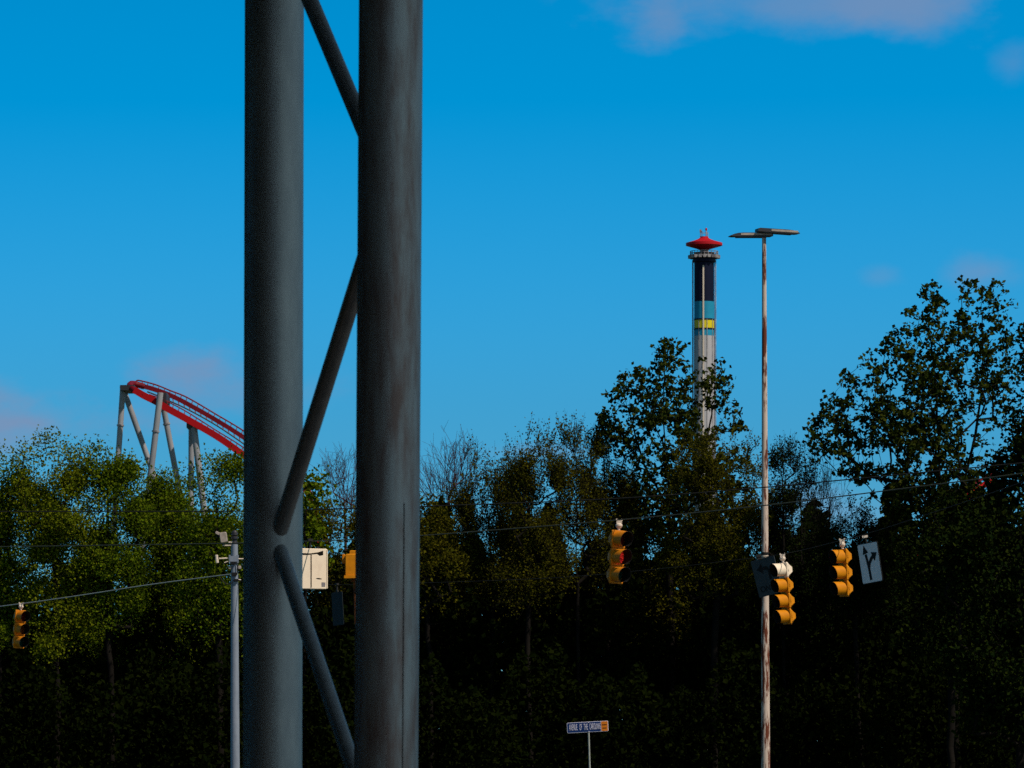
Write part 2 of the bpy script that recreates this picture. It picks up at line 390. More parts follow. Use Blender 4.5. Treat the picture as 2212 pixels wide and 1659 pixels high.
signal('yellow three lamp traffic light turned left beside the straight and right arrow sign', (1819, 1164), 51.7, .225, 3, R(-60), R(-2.2), ['yellow'] * 3, RAG)
signal('small dull yellow traffic light hanging alone from the silver wire at far left', (46, 1302), 64, .20, 3, R(38), R(3.5), ['yellow_old'] * 3, RAG)

# hooded amber signal half hidden by the near column
t = thing('hooded_signal', 'orange hooded signal half hidden behind the thick dark column', 'traffic light', P(771, 1173, 50))
b_ = MB(); b_.box((0, 0, -.09), (.05, .05, .17)); b_.build('hanger', 'wire', t)
b_ = MB()
b_.rbox((0, 0, -.49), (.50, .34, .50), .05); b_.rbox((.02, 0, -.215), (.36, .30, .10), .04)
b_.box((0, -.02, -.735), (.54, .36, .06)); b_.build('hood', 'yellow', t)
b_ = MB(); b_.rbox((-.285, 0, -.34), (.07, .20, .20), .03); b_.build('side_knob', 'yellow_old', t)
b_ = MB(); b_.tube([(-.06, 0, -.76), (-.06, 0, -.84)], .075, 16); b_.tube([(-.05, 0, -.84), (-.03, 0, -1.75)], .028, 12); b_.build('stem', 'rust', t)

# ---------------------------------------------------------------- hanging signs
def plate(b_, w, h, r, y0, th, mi):
    b_.rbox((0, y0, 0), (w, th, h), r, mi)
def sign_hanger(t, h, m='palemetal'):
    b_ = MB(); b_.box((0, .02, h * .5), (.05, .03, h)); b_.box((0, .02, h - .02), (.12, .06, .05)); b_.box((0, .02, .02), (.10, .035, .05))
    return b_.build('hanger', m, t)
def arrow_shaft(pts, w):
    """ribbon of width w along pts (x,z)"""
    L_, R_ = [], []
    for i, p in enumerate(pts):
        a = Vector(pts[max(i - 1, 0)]); c = Vector(pts[min(i + 1, len(pts) - 1)]); d = (c - a).normalized(); n = Vector((-d.y, d.x)) * w / 2
        L_.append(tuple(Vector(p) + n)); R_.append(tuple(Vector(p) - n))
    return L_ + R_[::-1]
def head(tip, d, L, w):
    tip = Vector(tip); d = Vector(d).normalized(); n = Vector((-d.y, d.x)); b = tip - d * L
    return [tuple(tip), tuple(b + n * w / 2), tuple(b - n * w / 2)]
# straight-ahead and right sign
sd = 51.0
t = thing('lane_sign', 'white lane sign with black straight and bearing right arrows, tilted on its wire', 'road sign', P(1868, 1156, sd), 0, R(-8.5), 'lane signs hung from the span wire')
so_ = MB(); Wd, Hd = .76, .90
b_ = MB(); plate(b_, Wd, Hd, .045, .01, .014, 0); face = b_.build('sign_plate', 'black', t)
face.location = (.02, 0, -.17 - Hd / 2); face.rotation_euler = (0, 0, R(-58))
b_ = MB(); plate(b_, Wd - .04, Hd - .04, .035, .001, .008, 0); b_.build('sign_face', 'white', face)
b_ = MB(); y_ = -.0062
b_.poly(arrow_shaft([(-.03, -.38), (-.05, -.1), (-.10, .2)], .085), y_, .0025)
b_.poly(head((-.135, .40), (-.10, .6), .19, .215), y_ - .0006, .0025)
b_.poly(arrow_shaft([(-.05, -.12), (0, .0), (.09, .09), (.155, .13)], .085), y_ - .0012, .0025)
b_.poly(head((.315, .20), (.9, .42), .185, .23), y_ - .0018, .0025)
b_.build('arrows', 'black', face)
sign_hanger(t, .0001 + .05).location = (0, 0, -.06); 
b_ = MB(); b_.tube([(0, .02, 0), (.02, .02, -.19)], .02, 8); b_.build('drop_bar', 'wire', t)
# left turn sign behind the four lamp light, its shade put into the grey
t = thing('lane_sign', 'lane sign with shade put into its dark grey and black left arrow behind the four lamp light', 'road sign', P(1640, 1202, 54.2), 0, R(-14), 'lane signs hung from the span wire')
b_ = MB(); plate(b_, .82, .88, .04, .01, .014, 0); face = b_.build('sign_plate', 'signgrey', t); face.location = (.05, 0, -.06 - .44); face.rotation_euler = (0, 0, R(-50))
b_ = MB()
b_.poly(arrow_shaft([(.13, -.08), (.13, .13), (.07, .2), (-.06, .205)], .085), .0008, .002); b_.poly(head((-.27, .205), (-1, 0), .2, .25), .0002, .002)
b_.build('arrow', 'black', face)
q = text_mesh('ONLY', .2, 'lettering', 'black', face, (-.30, .0015, -.27)); fit_text(q, .6)
sign_hanger(t, .10, 'wire').location = (0, 0, -.06)
# pale sign seen from behind
t = thing('sign_cabinet', 'pale cream sign cabinet seen from behind between the two dark columns', 'road sign', P(670, 1166, 50), R(24), 0)
b_ = MB(); plate(b_, .76, .875, .035, 0, .11, 0); cab = b_.build('cabinet', 'cream', t); cab.location = (0, 0, -.19 - .4375)
b_ = MB(); b_.tube([(-.0, -.058, -.40), (-.0, -.058, .30)], .012, 8)
b_.poly([(-.36, .34), (-.02, .33), (.17, .36), (.28, .395), (.28, .30), (.20, .285), (.14, .325), (-.1, .295), (-.36, .30)], -.0585, .002)
b_.poly([(.11, -.205), (.16, -.195), (.25, -.21), (.24, -.225), (.15, -.222)], -.0585, .002)
b_.build('dark_marks', 'bark', cab)  # centre rib and flat dark marks on the cabinet back
b_ = MB(); b_.box((.285, -.0585, -.335), (.085, .004, .09)); b_.build('data_tag', 'tgrey', cab)
b_ = MB()
for sx in (-.372, .372): b_ = MB(); b_.rbox((sx, -.060, 0), (.022, .012, .84), .005); b_.build('edge_lip', 'cream', cab)
b_ = MB(); b_.box((0, 0, -.09), (.035, .03, .19)); b_.box((0, 0, -.005), (.10, .06, .06)); b_.build('hanger', 'wire', t)
for x in (-.18, .18): b_ = MB(); b_.box((x, 0, -.17), (.06, .04, .05)); b_.build('bracket', 'wire', t)
# dim blank panel below it
t = thing('blank_sign', 'dim sign panel with shade put into its grey, hanging below the cream cabinet', 'road sign', P(726, 1262, 58.6), R(-62), R(-3))
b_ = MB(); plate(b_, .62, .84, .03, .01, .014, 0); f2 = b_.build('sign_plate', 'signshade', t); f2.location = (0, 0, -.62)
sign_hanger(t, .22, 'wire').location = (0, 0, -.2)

# ---------------------------------------------------------------- street name sign
sd = 52.0
t = thing('street_name_sign', 'blue street name sign with orange end on a thin pale post', 'street sign', P(1279, ground_y(sd), sd), 0, 0)
base = P(1279, ground_y(sd), sd); pt = P(1271.5, 1580, sd)
lean = math.atan2((pt - base).x, (pt - base).z)
t.matrix_world = Matrix.Translation(base) @ Matrix.Rotation(lean, 4, 'Y')
hp = (pt - base).length
b_ = MB(); b_.tube([(0, 0, 0), (0, 0, hp)], .021, 14); b_.build('post', 'post', t)
bl = MB(); plate(bl, .95, .235, .025, 0, .012, 0); blade = bl.build('name_blade', 'signletter', t)
blade.location = (-.02, 0, hp + .10); blade.rotation_euler = (0, R(-1.2), R(-14))
b_ = MB(); b_.rbox((-.078, -.0035, 0), (.772, .008, .215), .02); b_.build('blue_field', 'signblue', blade)
b_ = MB(); b_.rbox((.392, -.0035, 0), (.152, .008, .22), .018); b_.build('orange_field', 'signorange', blade)
for i, (w, x0, wd) in enumerate((('AVENUE', -.425, .19), ('OF', -.185, .058), ('THE', -.088, .098), ('CAROLINAS', .045, .255))):
    q = text_mesh(w, .20, 'lettering', 'signletter', blade, (x0, -.0085, 0)); fit_text(q, wd)
b_ = MB(); b_.box((.390, -.0085, .033), (.108, .003, .018)); b_.box((.390, -.0085, -.042), (.09, .003, .018)); b_.build('small_print', 'signdark', blade)
b_ = MB()
for z in (.105, -.105): b_ = MB(); b_.tube([(.03, -.006, z), (.03, -.02, z)], .012, 10); b_.build('bolt', 'signletter', blade)

# ---------------------------------------------------------------- span wires
def wire(pts, r, m, label, group='span wires across the junction'):
    P3 = [P(*p) for p in pts]; out = []
    for i in range(len(P3) - 1):
        p0, p1, p2, p3 = P3[max(i - 1, 0)], P3[i], P3[i + 1], P3[min(i + 2, len(P3) - 1)]
        for k in range(8):
            u = k / 8
            out.append(.5 * ((2 * p1) + (p2 - p0) * u + (2 * p0 - 5 * p1 + 4 * p2 - p3) * u * u + (3 * p1 - p0 - 3 * p2 + p3) * u ** 3))
    out.append(P3[-1])
    b_ = MB(); o0 = out[0]; b_.tube([p - o0 for p in out], r, 6)
    o = b_.build('span_wire', m); o.location = o0
    return tag(o, label, 'wire', group)
wire([(-420, 1106, 62), (0, 1105, 60), (525, 1104, 58), (765, 1098, 57), (910, 1094, 56.5), (1330, 1077, 55), (1660, 1052, 54), (1850, 1034, 53), (2209, 1000, 51.5), (2600, 962, 50)], .015, 'wire', 'thin black overhead wire, highest of those crossing the trees')
wire([(-420, 1186, 59), (0, 1181, 56), (525, 1173, 51.5), (670, 1169, 50), (765, 1165, 49.4), (910, 1157, 48.5), (1327, 1124, 46), (1640, 1093, 44), (1930, 1058, 42.4), (2212, 1022, 41), (2600, 970, 39)], .012, 'wiredim', 'thin greenish wire carrying the light with a lit red lamp')
wire([(514, 1255, 60), (740, 1263, 58.6), (1160, 1250, 56), (1400, 1231, 54.6), (1560, 1213, 53.7), (1690, 1197, 53), (1819, 1167, 51.7), (1868, 1154, 51), (1970, 1122, 50), (2212, 1040, 47.5), (2500, 930, 45)], .008, 'wire', 'dark sagging wire carrying the two right hand lights and arrow signs')
wire([(507, 1240, 60), (485, 1242, 60.3), (330, 1262, 61.6), (180, 1285, 62.8), (46, 1304, 64), (-150, 1326, 66), (-500, 1350, 69)], .014, 'wirelit', 'bright silver wire running down left from the blue grey pole')

# ---------------------------------------------------------------- blue-grey pole with cameras
D = 60.0
bp, tp = P(508.5, ground_y(D), D), P(506.5, 1176, D)
t = thing('signal_pole', 'slim blue grey steel pole with camera and antenna at its top', 'pole', (bp.x, bp.y, 0))
o0 = Vector((bp.x, bp.y, 0)); H = tp.z
u = D / F                                           # metres per picture unit at this distance
b_ = MB(); b_.tube([(0, 0, 0), (tp.x - bp.x, 0, H)], [10.6 * u, 7.3 * u], 24); b_.lathe([(.13, .06), (.24, .06), (.24, 0), (.13, 0)], (0, 0, 0), 24); b_.build('shaft', 'galv', t)
def L(x, y, dy=0.0): q = P(x, y, D) - o0; return Vector((q.x, q.y + dy, q.z))
b_ = MB(); c = L(507, 1174)
b_.lathe([(7 * u, -2 * u), (7 * u, 2 * u), (5 * u, 4 * u), (5 * u, 9 * u), (8 * u, 10 * u), (8 * u, 14 * u), (4.6 * u, 16 * u), (6.8 * u, 18 * u), (6.4 * u, 24 * u), (3.6 * u, 28 * u), (0, 29 * u)], c, 20); b_.build('finial', 'lampdark', t)
b_ = MB(); b_.box(L(494, 1178), (26 * u, .08, 2.6 * u)); b_.box(L(500, 1172), (12 * u, .10, 5 * u)); b_.build('top_bracket', 'palemetal', t)
b_ = MB(); rm = Matrix.Rotation(R(-9), 3, 'Y'); b_.rbox(L(483, 1161), (15 * u, .24, 22 * u), .03, 0, rm); cam_o = b_.build('security_camera', 'lamp', t)
b_ = MB(); b_.rbox(L(470.5, 1152, -.02), (10 * u, .18, 6 * u), .02, 0, Matrix.Rotation(R(28), 3, 'Y')); b_.build('camera_hood', 'lamp', cam_o)
b_ = MB(); b_.tube([L(473, 1156), L(469, 1161)], 3.4 * u, 12); b_.build('camera_lens', 'black', cam_o)
b_ = MB()
for x in (496.5, 514): b_.box(L(x, 1207.5, -.06), (3.4 * u, .10, 17 * u))
b_.box(L(505, 1207.5, -.1), (18 * u, .03, 12 * u)); b_.build('band_clamp', 'galv', t)
b_ = MB(); b_.tube([L(494, 1206, -.06), L(474, 1207, -.1)], 1.7 * u, 10); b_.build('side_arm', 'palemetal', t)
b_ = MB(); b_.tube([L(515, 1207.5, -.06), L(530, 1207.5, -.06)], 1.5 * u, 10); b_.build('side_arm', 'palemetal', t)
b_ = MB(); b_.rbox(L(469, 1208, -.1), (6.5 * u, .10, 18 * u), .03, 0, Matrix.Rotation(R(-6), 3, 'Y'), 'z'); b_.build('antenna', 'palemetal', t)
for (x, y, w, h) in ((504, 1217, 12, 6), (506, 1241, 11, 8), (511, 1253.5, 10, 5)):
    b_ = MB(); b_.rbox(L(x, y, -.1), (w * u, .12, h * u), .015); b_.build('wire_collar', 'black', t)
for x in (497, 518): b_ = MB(); b_.rbox(L(x, 1226, -.06), (6.3 * u, .10, 7 * u), .02); b_.build('junction_box', 'lamp', t)
for q in (((485, 1216), (493, 1213)), ((512, 1252), (521, 1253))):
    b_ = MB(); b_.tube([L(*q[0], -.1), L(*q[1], -.1)], 1.2 * u, 8); b_.build('stub_bracket', 'palemetal', t)
b_ = MB(); pts = [(476, 1246), (480, 1254), (486, 1260), (494, 1263), (501, 1260), (505, 1254)]
b_.tube([L(*q, -.13) for q in pts], .012, 8); b_.tube([L(513, 1217, -.12), L(514, 1230, -.13), L(512, 1243, -.13)], .014, 8); b_.build('cable_loop', 'wire', t)

# ---------------------------------------------------------------- tall rusty light pole
D = 61.0; u = D / F
bp, tp = P(1654.5, ground_y(D), D), P(1650.5, 512, D)
t = thing('street_lamp', 'tall rust streaked white lamp pole with two flat lamp heads', 'street lamp', (bp.x, bp.y, 0)); o0 = Vector((bp.x, bp.y, 0))
b_ = MB()
pts, rs = [], []
for k in range(13):
    y = ground_y(D) + (512 - ground_y(D)) * k / 12
    pts.append(P(1654.5 - 4 * k / 12, y, D) - o0); rs.append((10.4 - 6.0 * k / 12) * u)
b_.tube(pts, rs, 28); b_.lathe([(.13, .06), (.3, .06), (.3, 0), (.13, 0)], (0, 0, 0), 24); b_.build('shaft', 'lightpole', t)
b_ = MB(); c = P(1652, 1196, D) - o0; b_.lathe([(7.6 * u, -3 * u), (8.3 * u, -3 * u), (8.3 * u, 3 * u), (7.6 * u, 3 * u)], c, 24); b_.build('strap', 'black', t)
b_ = MB(); c = P(1652, 1202, D) - o0; b_.lathe([(7.6 * u, -2 * u), (8.2 * u, -2 * u), (8.2 * u, 2 * u), (7.6 * u, 2 * u)], c, 24); b_.build('strap', 'palemetal', t)
b_ = MB(); c = P(1650.5, 508, D) - o0; b_.lathe([(4.6 * u, -6 * u), (5.6 * u, -5 * u), (5.6 * u, 6 * u), (3 * u, 9 * u), (0, 9 * u)], c, 16); b_.build('tenon', 'lampdark', t)
def lamp_head(ctr, yaw, roll, s0, s1):
    """flat tapered head; a pale strip runs along its flank from s0 to s1"""
    c = P(*ctr, D) - o0
    Mx = Matrix.Rotation(roll, 3, 'Y') @ Matrix.Rotation(yaw, 3, 'Z')
    L_, w_ = 1.02, .32
    prof = [(-.60, -.030), (-.57, -.004), (-.50, .024), (-.40, .046), (-.28, .054), (.48, .054), (.53, .036), (.53, -.040), (-.52, -.044)]
    n = len(prof); b_ = MB()
    vs = [c + Mx @ Vector((x * L_, y, z)) for y in (-w_ / 2, w_ / 2) for x, z in prof]
    b_.add(vs, [tuple(range(n)), tuple(range(n, 2 * n))[::-1]] + [(i, i + n, (i + 1) % n + n, (i + 1) % n) for i in range(n)])
    o = b_.build('lamp_head', 'lampdark', t)
    for sy in (-1, 1):
        b_ = MB(); b_.box(c + Mx @ Vector(((s0 + s1) / 2 * L_, sy * (w_ / 2 + .004), .012)), ((s1 - s0) * L_, .012, .052), 0, Mx); b_.build('side_panel', 'lamp', o)
    b_ = MB(); b_.box(c + Mx @ Vector((-.02, 0, -.056)), (.8, .27, .02), 0, Mx); b_.build('lens_panel', 'lampdark', o)
lamp_head((1624, 508), R(14), R(-1.5), -.34, .50)
lamp_head((1677, 500), R(180 + 14), R(2.2), -.54, .18)

# ---------------------------------------------------------------- drop tower
D = 382.0; u = D / F
tx = 1521.0; c0 = P(tx, YH, D); c0.z = 0
t = thing('swing_tower', 'tall banded navy, blue, yellow and white ride tower with red flared cap', 'amusement ride', c0)
def Z(y): return P(tx, y, D).z
b_ = MB(); r = 21.5 * u
bands = [(0, 3), (Z(727), 3), (Z(711), 1), (Z(691), 2), (Z(652), 1), (Z(566), 0)]
zs = [0, Z(726), Z(711), Z(690.5), Z(652), Z(560)]; ms = [3, 1, 2, 1, 0]
for i in range(5):
    b_.lathe([(r, zs[i] + .0), (r, zs[i + 1])], (0, 0, 0), 40, ms[i])
    if i in (1, 2): b_.lathe([(r + .03, zs[i + 1] - .12), (r + .06, zs[i + 1] - .12), (r + .06, zs[i + 1] + .12), (r + .03, zs[i + 1] + .12)], (0, 0, 0), 40, 0)
b_.build('shaft', ['navy', 'cyan', 'tyellow', 'twhite'], t)
b_ = MB(); b_.box((-2.3 * u, -r - .02, (Z(575)) / 2), (3.2 * u, .10, Z(575))); b_.build('ladder_rail', 'palemetal', t)
b_ = MB()
for a in (190, 236, 285, 322, 350, 10, 60, 120):
    b_ = MB()
    b_.box((math.cos(R(a)) * (r + .02), math.sin(R(a)) * (r + .02), Z(690) / 2), (.08, .09, Z(690)), 0, Matrix.Rotation(R(a), 3, 'Z')); b_.build('flute', 'tgrey', t)
for sx, sy in ((-1, -.15), (-.93, .4), (1, -.15), (.93, .4)):
    b_ = MB(); b_.tube([(sx * 25.2 * u, sy * 25 * u, 0), (sx * 25.2 * u, sy * 25 * u, Z(562))], .075, 6); b_.build('guide_cable', 'tgrey', t)
b_ = MB(); b_.lathe([(r, Z(568)), (24.5 * u, Z(566)), (24.5 * u, Z(561)), (26 * u, Z(558)), (26 * u, Z(555)), (0, Z(555))], (0, 0, 0), 40); b_.build('collar', 'navy', t)
b_ = MB(); b_.lathe([(0, Z(555)), (31 * u, Z(555)), (31 * u, Z(551.5)), (0, Z(551.5))], (0, 0, 0), 20)
for a in range(0, 360, 18):
    x, y = 31.5 * u * math.cos(R(a)), 31.5 * u * math.sin(R(a)); b_.box((x, y, Z(555)), (.5, .5, .5))
pl = b_.build('platform', 'tgrey', t)
b_ = MB()
for a in range(0, 360, 15):
    x, y = 30 * u * math.cos(R(a)), 30 * u * math.sin(R(a)); b_.tube([(x, y, Z(551.5)), (x, y, Z(543))], .05, 5)
for yy in (543, 547): b_.tube([(30 * u * math.cos(R(a)), 30 * u * math.sin(R(a)), Z(yy)) for a in range(0, 361, 15)], .05, 5, caps=False)
b_.build('railing', 'tgrey', pl)
b_ = MB()
for a in range(20, 380, 45): b_.box((17 * u * math.cos(R(a)), 17 * u * math.sin(R(a)), Z(548.5)), (.7, .7, .48), 0, Matrix.Rotation(R(a), 3, 'Z'))
b_.build('winch', 'lampdark', pl)
b_ = MB(); b_.lathe([(9.5 * u, Z(551.5)), (9.5 * u, Z(541)), (0, Z(541))], (0, 0, 0), 24); b_.build('neck', 'tgrey', t)
b_ = MB(); b_.lathe([(8.6 * u, Z(544)), (9.0 * u, Z(539.5)), (39.5 * u, Z(530.5)), (39.5 * u, Z(525)), (24 * u, Z(520.5)), (15 * u, Z(517.3)), (10.5 * u, Z(514.6)), (9 * u, Z(513.5)), (9 * u, Z(511)), (0, Z(511))], (0, 0, 0), 48); cap = b_.build('cap', 'tred', t)
b_ = MB()
for x in (-8, -4.5, 4.5, 8):
    for y in (-3, 3): b_.tube([(x * u, y * u, Z(511)), (x * u, y * u, Z(501 if abs(x) > 5 else 499))], .05, 5)
for z in (505, 502): b_.tube([(-8 * u, -3 * u, Z(z)), (8 * u, -3 * u, Z(z))], .04, 5)
b_.box((-7.5 * u, 0, Z(499)), (.3, .3, .5)); b_.tube([(4.5 * u, 0, Z(511)), (4.5 * u, 0, Z(497))], .1, 6); b_.build('roof_mast', 'tgrey', cap)
b_ = MB(); b_.lathe([(.12, Z(498)), (.17, Z(497)), (.17, Z(493.5)), (0, Z(492))], (4.5 * u, 0, 0), 10); b_.build('beacon', 'tred', cap)

# ---------------------------------------------------------------- roller coaster
D = 400.0; u = D / F
def crv(pts, n=10):
    P3 = [P(*p) for p in pts]; out = []
    for i in range(len(P3) - 1):
        p0, p1, p2, p3 = P3[max(i - 1, 0)], P3[i], P3[i + 1], P3[min(i + 2, len(P3) - 1)]
        for k in range(n):
            w = k / n
            out.append(.5 * ((2 * p1) + (p2 - p0) * w + (2 * p0 - 5 * p1 + 4 * p2 - p3) * w * w + (3 * p1 - p0 - 3 * p2 + p3) * w ** 3))
    out.append(P3[-1]); return out
cb = P(340, YH, 404); cb.z = 0
coaster = thing('roller_coaster', 'red roller coaster crest with twin box spines on pale grey tubular supports', 'roller coaster', cb)
def beam(mb, pts, w, h, mi=0):
    """box section swept along a curve"""
    vs = []; n = len(pts)
    for i, p in enumerate(pts):
        d = (pts[min(i + 1, n - 1)] - pts[max(i - 1, 0)]).normalized(); sd_ = d.cross(Vector((0, 0, 1))).normalized(); up = sd_.cross(d)
        vs += [p + sd_ * w / 2 + up * h / 2, p - sd_ * w / 2 + up * h / 2, p - sd_ * w / 2 - up * h / 2, p + sd_ * w / 2 - up * h / 2]
    fs = [(0, 1, 2, 3), tuple(range(4 * n - 4, 4 * n))]
    for i in range(n - 1): fs += [(i * 4 + k, i * 4 + (k + 1) % 4, i * 4 + 4 + (k + 1) % 4, i * 4 + 4 + k) for k in range(4)]
    mb.add(vs, fs, mi)
def depth(d): return 400 + (d - 400) / K
def pix(pts, d): return crv([(x, y, depth(d)) for x, y in pts])
near = [(290, 842), (310, 854), (336, 867), (361, 882), (402, 904.5), (466, 941), (522, 980), (590, 1032), (640, 1078), (672, 1130), (700, 1210)]
far = [(297, 832), (312, 835), (336, 842), (368, 854), (406, 873), (466, 907), (522, 942), (590, 989), (640, 1036), (680, 1096), (710, 1180)]
top_rail = [(294, 824), (301, 822), (336, 831), (368, 843.8), (406, 859.5), (466, 894.5), (522, 928), (590, 974), (640, 1020), (684, 1080)]
dark_rail = [(318, 846), (340, 854.5), (361, 864), (406, 884.5), (466, 918), (522, 955.5), (590, 1004), (640, 1051), (676, 1110)]
near_rail = [(322, 852), (346, 860.5), (370, 871.5), (406, 891), (466, 929), (522, 964), (590, 1014), (640, 1061), (674, 1118)]
nearP, farP = pix(near, 400), pix(far, 412)
turnP = crv([(x, y, depth(d)) for x, y, d in ((310, 854, 400), (290, 843, 400.5), (281, 836, 403), (281, 831, 408), (288, 829, 411.5), (312, 835, 412))])
b_ = MB(); beam(b_, [p - cb for p in nearP], 1.0, 1.15); sp = b_.build('spine', 'red', coaster); tag(sp, 'bright red lower spine')
b_ = MB(); beam(b_, [p - cb for p in farP], .9, .78); b_.build('spine', 'crimson', coaster)
b_ = MB(); b_.tube([p - cb for p in turnP], .55, 10); b_.build('crest_turn', 'crimson', coaster)
for pts, d, r_, m_ in ((top_rail, 412.6, .13, 'crimson'), (dark_rail, 411.2, .13, 'lampdark'), (near_rail, 400.6, .11, 'crimson')):
    b_ = MB(); b_.tube([p - cb for p in pix(pts, d)], r_, 8); b_.build('rail', m_, coaster)
def ties(A, B, dA, dB, x0, step):
    ax, ay = zip(*A); bx, by = zip(*B); x = x0
    while x < 650:
        b_ = MB(); q = P(x, np.interp(x, ax, ay), depth(dA)) - cb; w = P(x + 3, np.interp(x + 3, bx, by), depth(dB)) - cb
        b_.tube([q, w], .085, 6); b_.build('cross_tie', 'crimson', coaster); x += step
ties(near, near_rail, 400, 400.6, 334, 12.5); ties(far, top_rail, 412, 412.6, 305, 12); ties(far, dark_rail, 412, 411.2, 348, 12)
def leg(x0, y0, x1, y1, D0, rad, ring=()):
    D0 = depth(D0)
    k = (YH + 20 - y0) / (y1 - y0); a = P(x0, y0, D0) - cb; c = P(x0 + (x1 - x0) * k, YH + 19, D0) - cb; c.z = 0
    b_ = MB(); b_.tube([a, c], rad, 20); o = b_.build('support_leg', 'support', coaster)
    for ry in ring:
        q = a.lerp(c, (ry - y0) / (YH + 19 - y0)); d = (c - a).normalized()
        f_ = MB(); f_.tube([q - d * .14, q + d * .14], rad * 1.28, 20); f_.build('flange', 'tgrey', o)
leg(265.5, 836, 256, 981, 404, .50, (919,)); leg(269, 848, 343, 1057, 410, .50, (990,))
leg(346.5, 848, 322, 1053, 398.6, .53, (932,)); leg(352, 875, 385, 1047, 406, .50, (916,))
leg(413.5, 915, 413, 1017, 404, .50); leg(419, 922, 429.5, 1009, 401, .56)
for q, d_ in (((279, 841, 405), (2.4, 8, .9)), ((265.5, 836, 404), (1.0, 1.0, .5)), ((356, 862, 405), (1.2, 9, 1.6)), ((421, 921, 403), (2.6, 5, .8))):
    b_ = MB(); b_.box(P(q[0], q[1], depth(q[2])) - cb, d_); b_.build('saddle', 'lampdark', coaster)
# a second piece of ride behind the trees on the right
cb2 = P(2060, YH, 300); cb2.z = 0
c2 = thing('roller_coaster', 'glimpse of red coaster track rising behind the tall right hand tree', 'roller coaster', cb2)
trk = crv([(1960, 1215, 300), (2010, 1165, 300), (2050, 1125, 300), (2085, 1080, 300), (2105, 1060, 302), (2140, 1040, 304)])
b_ = MB(); b_.tube([p - cb2 for p in trk], .42, 10); b_.build('spine', 'red', c2)
b_ = MB(); b_.tube([p + Vector((0, -.6, .9)) - cb2 for p in trk], .2, 8); b_.build('rail', 'crimson', c2)
for x, y in ((2010, 1165), (2085, 1080)):
    b_ = MB(); q = P(x, y, 300.5) - cb2; b_.tube([q, Vector((q.x, q.y, 0))], .4, 12); b_.build('support_leg', 'support', c2)
cb3 = P(1935, YH, 320); cb3.z = 0
c3 = thing('ride_mast', 'pale pinkish lattice mast glimpsed left of the tall right hand tree', 'amusement ride', cb3)
top = P(1937, 1062, 320) - cb3
b_ = MB(); feet = [Vector((-1.3, 0, 0)), Vector((1.4, 0, 0))]; tops = [top + Vector((-.1, 0, 0)), top + Vector((.25, 0, 0))]
for a, c in zip(feet, tops): b_.tube([a, c], .13, 8)
for k in range(16):
    a = feet[k % 2].lerp(tops[k % 2], k / 16); c = feet[1 - k % 2].lerp(tops[1 - k % 2], (k + 1) / 16); b_.tube([a, c], .06, 5)
b_.build('mast_frame', 'palemetal', c3)

# ---------------------------------------------------------------- trees
def big_mesh(name, verts, quads, m, smooth=False):
    me = bpy.data.meshes.new(name); nv, nf = len(verts), len(quads)
    me.vertices.add(nv); me.vertices.foreach_set('co', np.asarray(verts, np.float32).ravel())
    me.loops.add(nf * 4); me.loops.foreach_set('vertex_index', np.asarray(quads, np.int32).ravel())
    me.polygons.add(nf); me.polygons.foreach_set('loop_start', np.arange(nf, dtype=np.int32) * 4)
    me.polygons.foreach_set('use_smooth', np.full(nf, smooth)); me.materials.append(MT[m]); me.update(calc_edges=True)
    return me
def unit(a): return a / np.maximum(np.linalg.norm(a, axis=-1, keepdims=True), 1e-9)
def leaves(rng, pos, size, up=.5, aspect=.8, droop=0.0):
    n = len(pos); nr = unit(rng.normal(size=(n, 3)) + np.array([0, 0, up])); ax = unit(np.cross(nr, rng.normal(size=(n, 3))) + np.array([0, 0, -droop]))
    sd_ = unit(np.cross(nr, ax)); L_ = size * rng.uniform(.65, 1.3, (n, 1)); w = L_ * aspect * .5
    fold = nr * L_ * .12
    v = np.stack([pos - ax * L_ * .5, pos + sd_ * w + fold - ax * L_ * .08, pos + ax * L_ * .5, pos - sd_ * w + fold - ax * L_ * .08], 1)
    return v.reshape(-1, 3), np.arange(4 * n).reshape(n, 4)
def tubes(p0, p1, r0, r1, k=5):
    d = unit(p1 - p0); ref = np.where(np.abs(d[:, 2:3]) < .9, np.array([[0, 0, 1.]]), np.array([[1., 0, 0]]))
    a = unit(np.cross(d, ref)); b_ = np.cross(d, a); n = len(p0); ang = np.arange(k) * 2 * np.pi / k
    ring = a[:, None] * np.cos(ang)[None, :, None] + b_[:, None] * np.sin(ang)[None, :, None]
    v = np.concatenate([p0[:, None] + ring * r0[:, None, None], p1[:, None] + ring * r1[:, None, None]], 1).reshape(-1, 3)
    i = np.arange(k); q = np.stack([i, (i + 1) % k, (i + 1) % k + k, i + k], 1)
    return v, (q[None] + (np.arange(n) * 2 * k)[:, None, None]).reshape(-1, 4)

